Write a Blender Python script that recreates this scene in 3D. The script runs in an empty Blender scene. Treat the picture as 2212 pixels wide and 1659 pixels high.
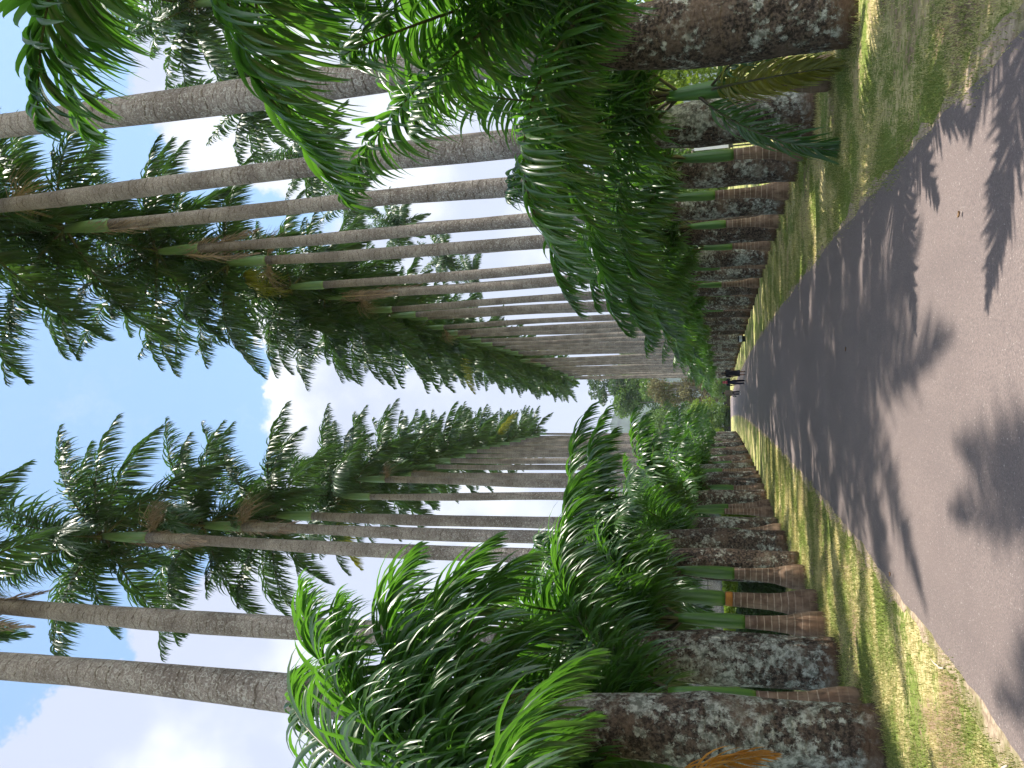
import bpy, bmesh, math, random
import numpy as np
from mathutils import Vector, Matrix
R = math.radians
C = bpy.context.scene.collection
S = bpy.context.scene

# ------------------------------------------------------------------ camera, light, exposure
CAMH = 1.62
PITCH = math.atan((1561. - 1106.) / 1660.)
ROLL = R(-1.3)
YAW = R(1.37)
def setup_camera():
    cam = bpy.data.cameras.new('camera'); o = bpy.data.objects.new('camera', cam); C.objects.link(o)
    cam.sensor_fit = 'HORIZONTAL'; cam.sensor_width = 36; cam.lens = 36 * 1660. / 2212.
    cam.clip_end = 6000; cam.clip_start = .05
    f = Vector((0, math.cos(PITCH), math.sin(PITCH))); r0 = Vector((1, 0, 0)); u0 = r0.cross(f)
    c, s = math.cos(ROLL), math.sin(ROLL)
    right = c * r0 + s * u0; up = -s * r0 + c * u0
    rz = Matrix.Rotation(YAW, 3, 'Z')
    right, up, f = rz @ right, rz @ up, rz @ f
    # the photograph lies on its side: the world's up points to the picture's left
    m = Matrix((-up, right, -f)).transposed().to_4x4()
    m.translation = Vector((0, 0, CAMH))
    o.matrix_world = m
    S.camera = o
setup_camera()

SUN_EL, SUN_AZ = 77., 92.      # azimuth clockwise from +Y (the way along the road)
sd = bpy.data.lights.new('sun', 'SUN'); sd.energy = 4.5; sd.angle = R(0.53); sd.color = (1, .93, .82)
so = bpy.data.objects.new('sun', sd); C.objects.link(so)
az, el = R(SUN_AZ), R(SUN_EL)
sdir = Vector((math.sin(az) * math.cos(el), math.cos(az) * math.cos(el), math.sin(el)))
so.rotation_euler = (-sdir).to_track_quat('-Z', 'Y').to_euler()
so.location = sdir * 60

S.view_settings.view_transform = 'Standard'; S.view_settings.look = 'None'
S.view_settings.exposure = 1.16; S.view_settings.gamma = 1

class NT:
    """small helper round a node tree"""
    def __init__(s, tree): s.t = tree; s.t.nodes.clear()
    def n(s, kind, **kw):
        nd = s.t.nodes.new('ShaderNode' + kind)
        for k, v in kw.items():
            if k in ('ins',):
                for a, b in v.items():
                    if isinstance(b, bpy.types.NodeSocket): s.t.links.new(b, nd.inputs[a])
                    else: nd.inputs[a].default_value = b
            else: setattr(nd, k, v)
        return nd
    def link(s, a, b): s.t.links.new(a, b)
    def math(s, op, a, b=0., c=0., clamp=False):
        nd = s.n('Math', operation=op); nd.use_clamp = clamp
        for i, v in enumerate((a, b, c)):
            if isinstance(v, bpy.types.NodeSocket): s.link(v, nd.inputs[i])
            else: nd.inputs[i].default_value = v
        return nd.outputs[0]
    def mix(s, f, a, b, blend='MIX'):
        nd = s.n('Mix', data_type='RGBA', blend_type=blend); nd.clamp_factor = True; nd.clamp_result = False
        for sock, v in ((nd.inputs[0], f), (nd.inputs[6], a), (nd.inputs[7], b)):
            if isinstance(v, bpy.types.NodeSocket): s.link(v, sock)
            elif isinstance(v, (int, float)): sock.default_value = v
            else: sock.default_value = (*v, 1) if len(v) == 3 else v
        return nd.outputs[2]
    def ramp(s, f, a, b, lo=0., hi=1.):
        nd = s.n('MapRange', interpolation_type='SMOOTHSTEP')
        s.link(f, nd.inputs[0]); nd.inputs[1].default_value = a; nd.inputs[2].default_value = b
        nd.inputs[3].default_value = lo; nd.inputs[4].default_value = hi
        return nd.outputs[0]
    def noise(s, vec, scale, detail=4, rough=.55, dist=0.):
        nd = s.n('TexNoise'); s.link(vec, nd.inputs['Vector'])
        nd.inputs['Scale'].default_value = scale; nd.inputs['Detail'].default_value = detail
        nd.inputs['Roughness'].default_value = rough; nd.inputs['Distortion'].default_value = dist
        return nd.outputs['Fac']

def build_world():
    w = bpy.data.worlds.new('World'); S.world = w; w.use_nodes = True
    k = NT(w.node_tree)
    sky = k.n('TexSky', sky_type='NISHITA'); sky.sun_disc = False
    sky.sun_elevation = el; sky.sun_rotation = az
    sky.altitude = 400; sky.air_density = 1.0; sky.dust_density = 1.0; sky.ozone_density = 1.2
    tc = k.n('TexCoord'); g = tc.outputs['Generated']
    warp = k.n('TexNoise'); k.link(g, warp.inputs['Vector']); warp.inputs['Scale'].default_value = 7.; warp.inputs['Detail'].default_value = 6
    warp.inputs['Roughness'].default_value = .62
    off = k.n('VectorMath', operation='MULTIPLY_ADD'); k.link(warp.outputs['Color'], off.inputs[0])
    off.inputs[1].default_value = (.16, .16, .13); off.inputs[2].default_value = (-.08, -.08, -.065)
    add = k.n('VectorMath', operation='ADD'); k.link(g, add.inputs[0]); k.link(off.outputs[0], add.inputs[1])
    nrm = k.n('VectorMath', operation='NORMALIZE'); k.link(add.outputs[0], nrm.inputs[0])
    # cloud banks as directions in the sky: (direction, inner deg, outer deg, weight)
    banks = [((.36, .80, .50), 6, 11, 1.), ((.40, .84, .36), 9, 15, 1.), ((.17, .90, .41), 2, 8, .55), ((.03, .90, .435), 6.5, 8.5, 1.),
             ((-.05, .93, .36), 9, 14, .9), ((.0, .97, .22), 14, 20, .8), ((-.24, .84, .45), 6.5, 9.5, 1.), ((-.36, .75, .50), 7, 10.5, 1.),
             ((-.42, .66, .60), 6, 9, 1.), ((-.40, .85, .30), 12, 20, 1.), ((.6, .7, .3), 14, 24, 1.), ((-.05, .72, .70), 1, 6, .3), ((-.7, .2, .5), 20, 35, 1.),
             ((.3, -.8, .4), 25, 40, 1.), ((-.2, -.4, .9), 12, 30, .8), ((.8, -.2, .35), 15, 22, .9)]
    tot = None
    for d, a, b, wt in banks:
        v = Vector(d).normalized()
        dp = k.n('VectorMath', operation='DOT_PRODUCT'); k.link(nrm.outputs[0], dp.inputs[0]); dp.inputs[1].default_value = v
        m = k.ramp(dp.outputs['Value'], math.cos(R(b)), math.cos(R(a)), 0, wt)
        tot = m if tot is None else k.math('MAXIMUM', tot, m)
    tot = k.ramp(k.math('ADD', tot, k.math('MULTIPLY', k.math('SUBTRACT', k.noise(g, 9., 8, .6), .5), .7)), .36, .62)
    wisps = k.ramp(k.noise(nrm.outputs[0], 3.2, 9, .66), .54, .74, 0, .4)
    tot = k.math('MAXIMUM', tot, wisps)
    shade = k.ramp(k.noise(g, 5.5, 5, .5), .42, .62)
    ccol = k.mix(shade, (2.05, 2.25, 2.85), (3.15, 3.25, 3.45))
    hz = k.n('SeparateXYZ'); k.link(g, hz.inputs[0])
    # clouds out of view, beside and behind, brightened as added fill for the shade
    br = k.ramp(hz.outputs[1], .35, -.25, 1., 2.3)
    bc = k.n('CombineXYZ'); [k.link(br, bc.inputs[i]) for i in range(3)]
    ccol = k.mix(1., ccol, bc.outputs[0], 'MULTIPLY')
    # the clear blue itself a little deeper than Nishita at noon gives
    blue = k.mix(1., sky.outputs[0], (.72, .88, .88), 'MULTIPLY')
    blue = k.mix(.10, blue, (2.6, 2.9, 3.5))
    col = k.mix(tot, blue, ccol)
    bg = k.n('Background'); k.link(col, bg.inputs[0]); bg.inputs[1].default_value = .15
    out = k.n('OutputWorld'); k.link(bg.outputs[0], out.inputs[0])
build_world()

# ------------------------------------------------------------------ materials
def new_mat(name):
    m = bpy.data.materials.new(name); m.use_nodes = True; return m, NT(m.node_tree)
def finish(k, col, rough=.8, bump=None, bstr=.3, bdist=.02, spec=.3, extra=None):
    p = k.n('BsdfPrincipled')
    if isinstance(col, bpy.types.NodeSocket): k.link(col, p.inputs['Base Color'])
    else: p.inputs['Base Color'].default_value = (*col, 1)
    if isinstance(rough, bpy.types.NodeSocket): k.link(rough, p.inputs['Roughness'])
    else: p.inputs['Roughness'].default_value = rough
    p.inputs['Specular IOR Level'].default_value = spec
    if bump is not None:
        b = k.n('Bump'); b.inputs['Strength'].default_value = bstr; b.inputs['Distance'].default_value = bdist
        k.link(bump, b.inputs['Height']); k.link(b.outputs[0], p.inputs['Normal'])
    o = k.n('OutputMaterial'); k.link(p.outputs[0], o.inputs[0]); return p, o
def objvec(k):
    tc = k.n('TexCoord'); oi = k.n('ObjectInfo')
    mu = k.math('MULTIPLY', oi.outputs['Random'], 57.)
    co = k.n('CombineXYZ'); k.link(mu, co.inputs[0]); k.link(mu, co.inputs[1])
    ad = k.n('VectorMath', operation='ADD'); k.link(tc.outputs['Object'], ad.inputs[0]); k.link(co.outputs[0], ad.inputs[1])
    return tc.outputs['Object'], ad.outputs[0], oi.outputs['Random']

def leaf_material(name, c1, c2, tr, rough=.36, trw=.42, spec=.5):
    m, k = new_mat(name)
    ob, ov, rnd = objvec(k)
    n = k.noise(ov, 1.3, 3)
    col = k.mix(k.ramp(n, .35, .65), c1, c2)
    col = k.mix(k.math('MULTIPLY', rnd, .55), col, c2)
    fine = k.ramp(k.noise(ov, 22., 2), .35, .75, .8, 1.15)
    cc = k.n('CombineXYZ'); [k.link(fine, cc.inputs[i]) for i in range(3)]
    col = k.mix(1., col, cc.outputs[0], 'MULTIPLY')
    p = k.n('BsdfPrincipled'); k.link(col, p.inputs['Base Color']); p.inputs['Roughness'].default_value = rough
    p.inputs['Specular IOR Level'].default_value = spec
    t = k.n('BsdfTranslucent'); t.inputs[0].default_value = (*tr, 1)
    mx = k.n('MixShader'); mx.inputs[0].default_value = trw
    k.link(p.outputs[0], mx.inputs[1]); k.link(t.outputs[0], mx.inputs[2])
    o = k.n('OutputMaterial'); k.link(mx.outputs[0], o.inputs[0]); return m
M = {}
M['leaf'] = leaf_material('palm_leaf', (.020, .060, .021), (.048, .112, .027), (.12, .32, .022), .36, .41, .9)
M['leaf_high'] = leaf_material('palm_leaf_high', (.023, .055, .022), (.046, .096, .028), (.08, .19, .024), .42, .27, .65)
M['leaf_yellow'] = leaf_material('palm_leaf_yellowing', (.06, .11, .02), (.24, .22, .03), (.30, .32, .03), .4, .42)
M['leaf_orange'] = leaf_material('palm_leaf_dried_orange', (.30, .12, .015), (.50, .24, .03), (.5, .22, .02), .5, .35)
M['leaf_dead'] = leaf_material('palm_leaf_dead', (.20, .145, .115), (.40, .31, .26), (.24, .16, .11), .75, .22, .2)
M['broad'] = leaf_material('broad_leaf', (.040, .085, .018), (.085, .15, .025), (.15, .28, .03), .5, .35)
M['broad_dark'] = leaf_material('broad_leaf_dark', (.03, .065, .022), (.055, .10, .03), (.08, .16, .03), .5, .3)
M['broad_lime'] = leaf_material('broad_leaf_lime', (.09, .16, .015), (.16, .24, .02), (.25, .38, .03), .5, .38)
M['broad_dry'] = leaf_material('broad_leaf_dry', (.095, .095, .042), (.17, .165, .07), (.2, .15, .08), .8, .25, .2)

def mat_rachis():
    m, k = new_mat('palm_midrib'); ob, ov, r = objvec(k)
    col = k.mix(k.ramp(k.noise(ov, 4, 3), .35, .65), (.09, .10, .035), (.055, .045, .03)); finish(k, col, .45); return m
M['rachis'] = mat_rachis()
m, k = new_mat('dead_midrib'); finish(k, (.38, .28, .19), .7); M['rachis_dead'] = m

def mat_trunk():
    m, k = new_mat('palm_trunk'); ob, ov, rnd = objvec(k)
    z = k.n('SeparateXYZ'); k.link(ob, z.inputs[0]); z = z.outputs[2]
    # lower, lichen covered bark
    big = k.noise(ov, 1.6, 4, .6); mid = k.noise(ov, 7.5, 9, .76); mid2 = k.noise(ov, 19., 6, .72)
    lich = k.math('ADD', k.math('MULTIPLY', mid, .72), k.math('MULTIPLY', big, .42))
    lich = k.math('ADD', lich, k.math('MULTIPLY', k.math('SUBTRACT', rnd, .5), .09))
    bark = k.mix(k.ramp(mid2, .4, .62), (.018, .014, .012), (.115, .085, .068))
    lc = k.mix(k.ramp(k.noise(ov, 13., 5, .7), .40, .62), (.125, .132, .112), (.40, .41, .37))
    low = k.mix(k.ramp(lich, .555, .625), bark, lc)
    low = k.mix(k.ramp(k.noise(ov, 2.3, 5, .6), .50, .66, 0, .6), low, k.mix(mid2, (.07, .045, .032), (.20, .145, .11)))
    vo = k.n('TexVoronoi', feature='F1'); k.link(ov, vo.inputs['Vector']); vo.inputs['Scale'].default_value = 5.5
    spot = k.ramp(vo.outputs['Distance'], .12, .20, 1, 0); spot = k.math('MULTIPLY', spot, k.ramp(big, .5, .6))
    low = k.mix(k.math('MULTIPLY', spot, .8), low, (.5, .5, .45))
    foot = k.ramp(k.math('ADD', z, k.math('MULTIPLY', mid, .5)), .34, .62, 1, 0)
    low = k.mix(k.math('MULTIPLY', foot, .85), low, k.mix(mid2, (.05, .028, .017), (.15, .09, .055)))
    # upper, ringed grey-brown bark
    zz = k.math('ADD', z, k.math('MULTIPLY', k.noise(ov, 2.6, 3), .35))
    fr = k.math('FRACT', k.math('MULTIPLY', zz, 5.3))
    fr2 = k.math('FRACT', k.math('MULTIPLY', zz, 13.7))
    ring = k.math('MULTIPLY', k.ramp(fr, .0, .16, 1, 0), k.ramp(k.noise(ov, 5, 4), .38, .55))
    ring2 = k.math('MULTIPLY', k.ramp(fr2, .0, .22, .45, 0), k.ramp(k.noise(ov, 9, 3), .4, .55))
    ringm = k.math('MAXIMUM', ring, ring2)
    up = k.mix(k.ramp(k.noise(ov, 1.1, 5), .35, .65), (.19, .158, .14), (.33, .285, .255))
    up = k.mix(ringm, up, (.075, .052, .042))
    vr = k.n('TexVoronoi', feature='F1'); k.link(ov, vr.inputs['Vector']); vr.inputs['Scale'].default_value = 9.
    rg_ = k.ramp(k.math('ABSOLUTE', k.math('SUBTRACT', vr.outputs['Distance'], .30)), .03, .075, 1, 0)
    sp = k.math('MAXIMUM', k.ramp(k.noise(ov, 24., 4, .7), .54, .62), k.math('MULTIPLY', rg_, k.ramp(k.noise(ov, 2.2, 3), .42, .56)))
    spz = k.ramp(z, 17., 7., .12, 1)
    up = k.mix(k.ramp(k.noise(ov, 38., 4, .75), .42, .60, .55, 0), up, (.085, .065, .055))
    up = k.mix(k.math('MULTIPLY', k.math('MULTIPLY', sp, spz), .75), up, (.44, .42, .385))
    dk = k.ramp(k.noise(ov, 3.1, 6, .7), .54, .66, 0, .55)
    up = k.mix(k.math('MULTIPLY', dk, k.ramp(z, 14., 4., 0, 1)), up, (.09, .07, .058))
    t = k.ramp(k.math('ADD', z, k.math('MULTIPLY', big, 3.)), 4.2, 6.8)
    col = k.mix(t, low, up)
    h = k.math('ADD', k.math('MULTIPLY', lich, 1.2), k.math('MULTIPLY', ringm, -.5))
    h = k.math('ADD', h, k.math('MULTIPLY', mid2, .35))
    finish(k, col, .88, h, .7, .035, .2); return m
M['trunk'] = mat_trunk()

def mat_young_trunk():
    m, k = new_mat('young_palm_trunk'); ob, ov, rnd = objvec(k)
    z = k.n('SeparateXYZ'); k.link(ob, z.inputs[0]); z = z.outputs[2]
    col = k.mix(k.ramp(k.noise(ov, 5, 5), .35, .65), (.12, .070, .043), (.23, .150, .100))
    zz = k.math('ADD', z, k.math('MULTIPLY', k.noise(ov, 3.2, 2), .05))
    fr = k.math('FRACT', k.math('MULTIPLY', zz, 8.2))
    line = k.math('MULTIPLY', k.ramp(k.math('ABSOLUTE', k.math('SUBTRACT', fr, .5)), .04, .09, 1, 0), k.ramp(z, .12, .75, .15, 1))
    line = k.math('MULTIPLY', line, k.ramp(k.noise(ov, 9., 3), .3, .55, .35, 1))
    col = k.mix(k.math('MULTIPLY', line, .8), col, (.46, .36, .27))
    st = k.n('Mapping'); k.link(ov, st.inputs[0]); st.inputs['Scale'].default_value = (14, 14, 1.2)
    streak = k.noise(st.outputs[0], 2., 4)
    col = k.mix(k.ramp(streak, .5, .72, 0, .5), col, (.045, .027, .018))
    finish(k, col, .7, k.math('ADD', line, k.math('MULTIPLY', streak, .4)), .35, .012, .3); return m
M['young_trunk'] = mat_young_trunk()

def mat_shaft(name, a, b):
    m, k = new_mat(name); ob, ov, rnd = objvec(k)
    st = k.n('Mapping'); k.link(ov, st.inputs[0]); st.inputs['Scale'].default_value = (9, 9, .8)
    col = k.mix(k.ramp(k.noise(st.outputs[0], 1.2, 4), .35, .65), a, b)
    col = k.mix(k.ramp(k.noise(ov, 5.5, 5, .7), .60, .72, 0, .35), col, (.16, .11, .06))
    finish(k, col, .38, None, spec=.5); return m
M['shaft'] = mat_shaft('crownshaft_grey_green', (.11, .20, .085), (.16, .26, .12))
M['shaft_young'] = mat_shaft('crownshaft_green', (.040, .115, .018), (.085, .19, .028))
m, k = new_mat('flower_stalk'); ob, ov, r = objvec(k)
finish(k, k.mix(k.noise(ov, 6, 3), (.16, .11, .07), (.33, .25, .17)), .8); M['stalk'] = m
m, k = new_mat('tree_bark'); ob, ov, r = objvec(k)
nn = k.noise(ov, 4, 6, .65); finish(k, k.mix(nn, (.09, .07, .05), (.3, .27, .22)), .9, nn, .5, .05); M['bark'] = m

def posvec(k):
    ge = k.n('NewGeometry'); return ge.outputs['Position']
def mat_ground():
    m, k = new_mat('lawn'); v = posvec(k)
    big = k.noise(v, .16, 4, .6); mid = k.noise(v, .9, 6, .62, .4); fine = k.noise(v, 14., 6, .7); ff = k.noise(v, 70., 3, .6)
    green = k.mix(k.ramp(ff, .35, .7), (.095, .135, .026), (.20, .245, .06))
    dry = k.mix(k.ramp(fine, .35, .65), (.28, .23, .10), (.50, .43, .22))
    soil = k.mix(k.ramp(fine, .35, .65), (.13, .085, .06), (.25, .165, .12))
    t = k.ramp(k.math('ADD', mid, k.math('MULTIPLY', k.math('SUBTRACT', fine, .5), .5)), .44, .58)
    col = k.mix(t, green, dry)
    sx = k.n('SeparateXYZ'); k.link(v, sx.inputs[0])
    near = k.ramp(sx.outputs[1], 45., 12.)
    t2 = k.ramp(k.math('ADD', k.noise(v, .55, 5, .6, .3), k.math('MULTIPLY', k.math('SUBTRACT', fine, .5), .35)), .52, .62, 0, .85)
    col = k.mix(k.math('MULTIPLY', t2, near), col, soil)
    finish(k, col, .95, k.math('ADD', fine, k.math('MULTIPLY', ff, .5)), .6, .03, .1); return m
M['lawn'] = mat_ground()
def mat_road():
    m, k = new_mat('asphalt'); v = posvec(k)
    big = k.noise(v, .35, 5, .6); mid = k.noise(v, 2.4, 6, .65)
    col = k.mix(k.ramp(big, .3, .7), (.180, .139, .128), (.235, .182, .164))
    col = k.mix(k.ramp(mid, .35, .75, 0, .4), col, (.25, .20, .18))
    ag = k.noise(v, 85., 3, .85); ag2 = k.noise(v, 48., 3, .8)
    stn = k.n('Mapping'); k.link(v, stn.inputs[0]); stn.inputs['Scale'].default_value = (1.6, .10, 1.)
    col = k.mix(k.ramp(k.noise(stn.outputs[0], 1.1, 4, .6), .42, .66, 0, .38), col, (.135, .108, .102))
    col = k.mix(k.ramp(k.noise(v, 1.1, 7, .72), .60, .70, 0, .3), col, (.27, .205, .165))
    col = k.mix(k.ramp(ag, .34, .66, 0, .75), (.10, .082, .08), col)
    col = k.mix(k.ramp(ag2, .62, .70, 0, .7), col, (.50, .45, .41))
    finish(k, col, .82, k.math('ADD', ag, ag2), .5, .006, .35); return m
M['road'] = mat_road()
def mat_soil():
    m, k = new_mat('reddish_soil'); v = posvec(k)
    f = k.noise(v, 16., 6, .7)
    col = k.mix(k.ramp(f, .35, .65), (.21, .155, .11), (.38, .31, .225))
    col = k.mix(k.ramp(k.noise(v, 2.2, 4), .5, .65, 0, .7), col, (.11, .12, .03))
    finish(k, col, .95, f, .5, .02, .1); return m
M['soil'] = mat_soil()
def mat_blade():
    m, k = new_mat('grass_blade'); v = posvec(k)
    n = k.noise(v, .9, 6, .62, .4); f = k.noise(v, 60., 1)
    col = k.mix(k.ramp(f, .35, .65), (.125, .165, .028), (.30, .32, .085))
    col = k.mix(k.ramp(k.math('ADD', n, k.math('MULTIPLY', k.math('SUBTRACT', f, .5), .6)), .42, .62), col, (.56, .50, .22))
    p = k.n('BsdfPrincipled'); k.link(col, p.inputs['Base Color']); p.inputs['Roughness'].default_value = .6
    t = k.n('BsdfTranslucent'); k.link(col, t.inputs[0]); mx = k.n('MixShader'); mx.inputs[0].default_value = .4
    k.link(p.outputs[0], mx.inputs[1]); k.link(t.outputs[0], mx.inputs[2])
    o = k.n('OutputMaterial'); k.link(mx.outputs[0], o.inputs[0]); return m
M['blade'] = mat_blade()
def plain(name, col, rough=.7, var=.25, scale=6., bump=0.):
    m, k = new_mat(name); ob, ov, r = objvec(k)
    n = k.noise(ov, scale, 6, .65)
    a = tuple(c * (1 - var) for c in col); b = tuple(min(1, c * (1 + var)) for c in col)
    finish(k, k.mix(k.ramp(n, .3, .7), a, b), rough, n if bump else None, bump, .02); return m
M['wall'] = plain('roughcast', (.15, .155, .15), .9, .8, 30., 1.)
M['metal_dark'] = plain('dark_metal', (.05, .055, .055), .5)
M['wire'] = plain('fence_wire', (.20, .24, .22), .5)
M['white'] = plain('white_board', (.78, .80, .84), .5, .04)
M['orange'] = plain('orange_print', (.80, .30, .08), .5, .1)
M['yellow'] = plain('yellow_print', (.85, .68, .10), .5, .1)
M['lime_print'] = plain('green_print', (.35, .62, .08), .5, .1)
M['bin_black'] = plain('black_plastic', (.02, .02, .022), .4)
M['bin_pale'] = plain('pale_plastic', (.55, .57, .6), .4)
M['hill'] = plain('wooded_hillside', (.030, .045, .030), .95, .7, .03)
M['stone'] = plain('dark_stone', (.06, .055, .05), .9, .4, 3., .5)
M['skin'] = plain('skin', (.28, .15, .10), .5, .08)
M['hair'] = plain('hair', (.015, .012, .01), .5)
M['black_cloth'] = plain('black_cloth', (.014, .012, .018), .8)
M['maroon_cloth'] = plain('maroon_cloth', (.12, .02, .03), .8)
M['red_cloth'] = plain('pink_scarf_cloth', (.40, .09, .11), .8)
M['grey_cloth'] = plain('grey_brown_cloth', (.15, .125, .095), .85)
M['navy_cloth'] = plain('navy_cloth', (.015, .018, .035), .8)
M['shoe_white'] = plain('white_shoe', (.7, .7, .7), .5)
M['twig'] = plain('dry_twig', (.45, .38, .30), .8)
M['collar'] = plain('orange_leaf_scar', (.42, .17, .03), .6)
M['litter'] = plain('dead_leaf', (.20, .12, .06), .8)

# ------------------------------------------------------------------ object helpers
def mesh_obj(name, verts, faces, mat, parent=None, smooth=True, loc=None):
    me = bpy.data.meshes.new(name); me.from_pydata(verts, [], faces)
    me.materials.append(mat)
    if smooth: me.polygons.foreach_set('use_smooth', [True] * len(me.polygons))
    me.update()
    return link_obj(name, me, parent, loc)
def link_obj(name, me, parent=None, loc=None):
    o = bpy.data.objects.new(name, me); C.objects.link(o)
    if parent: o.parent = parent
    if loc is not None: o.location = loc
    return o
def empty(name, loc, rz=0.):
    o = bpy.data.objects.new(name, None); C.objects.link(o); o.location = loc; o.rotation_euler = (0, 0, rz)
    o.empty_display_size = .3; return o
def tag(o, label=None, cat=None, group=None, kind=None):
    if label: o['label'] = label
    if cat: o['category'] = cat
    if group: o['group'] = group
    if kind: o['kind'] = kind
    return o
class MB:
    def __init__(s): s.v = []; s.f = []
    def add(s, v, f): b = len(s.v); s.v += [tuple(a) for a in v]; s.f += [tuple(i + b for i in q) for q in f]
    def tube(s, pts, rad, n=8, cap=True):
        pts = [Vector(p) for p in pts]; V = []; F = []
        up = Vector((0, 0, 1)); prev = None
        for i, p in enumerate(pts):
            d = (pts[min(i + 1, len(pts) - 1)] - pts[max(i - 1, 0)]).normalized()
            if prev is None:
                a = d.cross(Vector((0, 1, 0)) if abs(d.y) < .9 else Vector((1, 0, 0))).normalized()
            else: a = (prev - d * prev.dot(d)).normalized()
            prev = a; b = d.cross(a)
            r = rad[i] if isinstance(rad, (list, tuple)) else rad
            for j in range(n):
                t = 2 * math.pi * j / n; V.append(p + (a * math.cos(t) + b * math.sin(t)) * r)
        for i in range(len(pts) - 1):
            for j in range(n):
                j2 = (j + 1) % n; F.append((i * n + j, i * n + j2, (i + 1) * n + j2, (i + 1) * n + j))
        if cap: F.append(tuple(range(n))[::-1]); F.append(tuple((len(pts) - 1) * n + j for j in range(n)))
        s.add(V, F)
    def box(s, c, d, rz=0.):
        x, y, z = d[0] / 2, d[1] / 2, d[2] / 2; V = []
        for a in (-x, x):
            for b in (-y, y):
                for e in (-z, z):
                    V.append((c[0] + a * math.cos(rz) - b * math.sin(rz), c[1] + a * math.sin(rz) + b * math.cos(rz), c[2] + e))
        s.add(V, [(0, 1, 3, 2), (4, 6, 7, 5), (0, 4, 5, 1), (2, 3, 7, 6), (0, 2, 6, 4), (1, 5, 7, 3)])
    def lathe(s, prof, n=24):
        V = []; F = []
        for (r, z) in prof:
            for j in range(n): t = 2 * math.pi * j / n; V.append((r * math.cos(t), r * math.sin(t), z))
        for i in range(len(prof) - 1):
            for j in range(n): j2 = (j + 1) % n; F.append((i * n + j, i * n + j2, (i + 1) * n + j2, (i + 1) * n + j))
        F.append(tuple((len(prof) - 1) * n + j for j in range(n))); F.append(tuple(range(n))[::-1])
        s.add(V, F)
    def build(s, name, mat, parent=None, smooth=True, loc=None): return mesh_obj(name, s.v, s.f, mat, parent, smooth, loc)

# where the palms stand: (distance along the avenue, offset from its middle line, trunk height)
RT = [(2.2, 4.1, 17.0), (10.3, 4.25, 17.8), (14.2, 4.3, 17.6), (17.5, 4.35, 17.6), (20.8, 4.3, 17.5), (24.2, 4.3, 17.1), (28.3, 4.2, 17.2), (31.6, 4.2, 17.4), (34.0, 4.6, 17.4), (36.7, 4.2, 17.9), (40.5, 4.2, 18.3),
      (43.2, 4.3, 18.6), (46.8, 4.2, 18.9), (50.8, 4.2, 19.3), (55, 4.2, 19.8), (59, 4.2, 20.2), (63, 4.2, 20.6), (67.5, 4.2, 20.9), (71.6, 4.2, 21.3), (75.3, 4.2, 21.6), (79, 4.2, 22.0), (83, 4.2, 22.2), (87.2, 4.2, 22.6),
      (91.5, 4.2, 23), (95.4, 4.2, 23.3), (99.6, 4.2, 23.6), (103.9, 4.2, 24), (108.7, 4.2, 24.4), (113.5, 4.2, 24.8), (118.5, 4.2, 25), (125, 4.2, 25.3), (132, 4.2, 25.6)]
LT = [(5.4, -4.5, 17.0), (9.4, -4.45, 17.2), (12.7, -4.75, 17.3), (19.0, -4.7, 18.1), (22.4, -4.85, 17.5), (26.1, -5.1, 16.8), (32.6, -4.95, 17.5), (36.8, -4.95, 18.7), (40.6, -5.0, 18.9), (46.1, -5, 19.5), (51.3, -5, 20.3), (57, -5, 21.2),
      (61.8, -5, 21.8), (66.7, -5, 22.2), (72, -5, 22.8), (77.5, -5, 23.3), (84.5, -5, 24), (90, -5, 24.8), (96, -5, 25.3), (102, -5, 26), (108.8, -5, 26.5)]
RY = [3.7, 8.0, 12.1, 15.9, 19.2, 22.6, 26.3, 30.0, 35.3, 38.7, 44.9, 48.8, 53, 57, 64, 69.6, 77, 85, 93, 101.8, 111, 121.5]
LY = [3.9, 6.9, 10.6, 14.0, 15.3, 17.4, 24.3, 28.2, 29.9, 34.8, 38.7, 43.4, 48.7, 54.2, 59.4, 64.3, 69.4, 75, 81, 87, 93, 99]

def curve(Y): return -0.0104 * max(Y - 10., 0.) ** 1.35      # the avenue bends gently left

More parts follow.
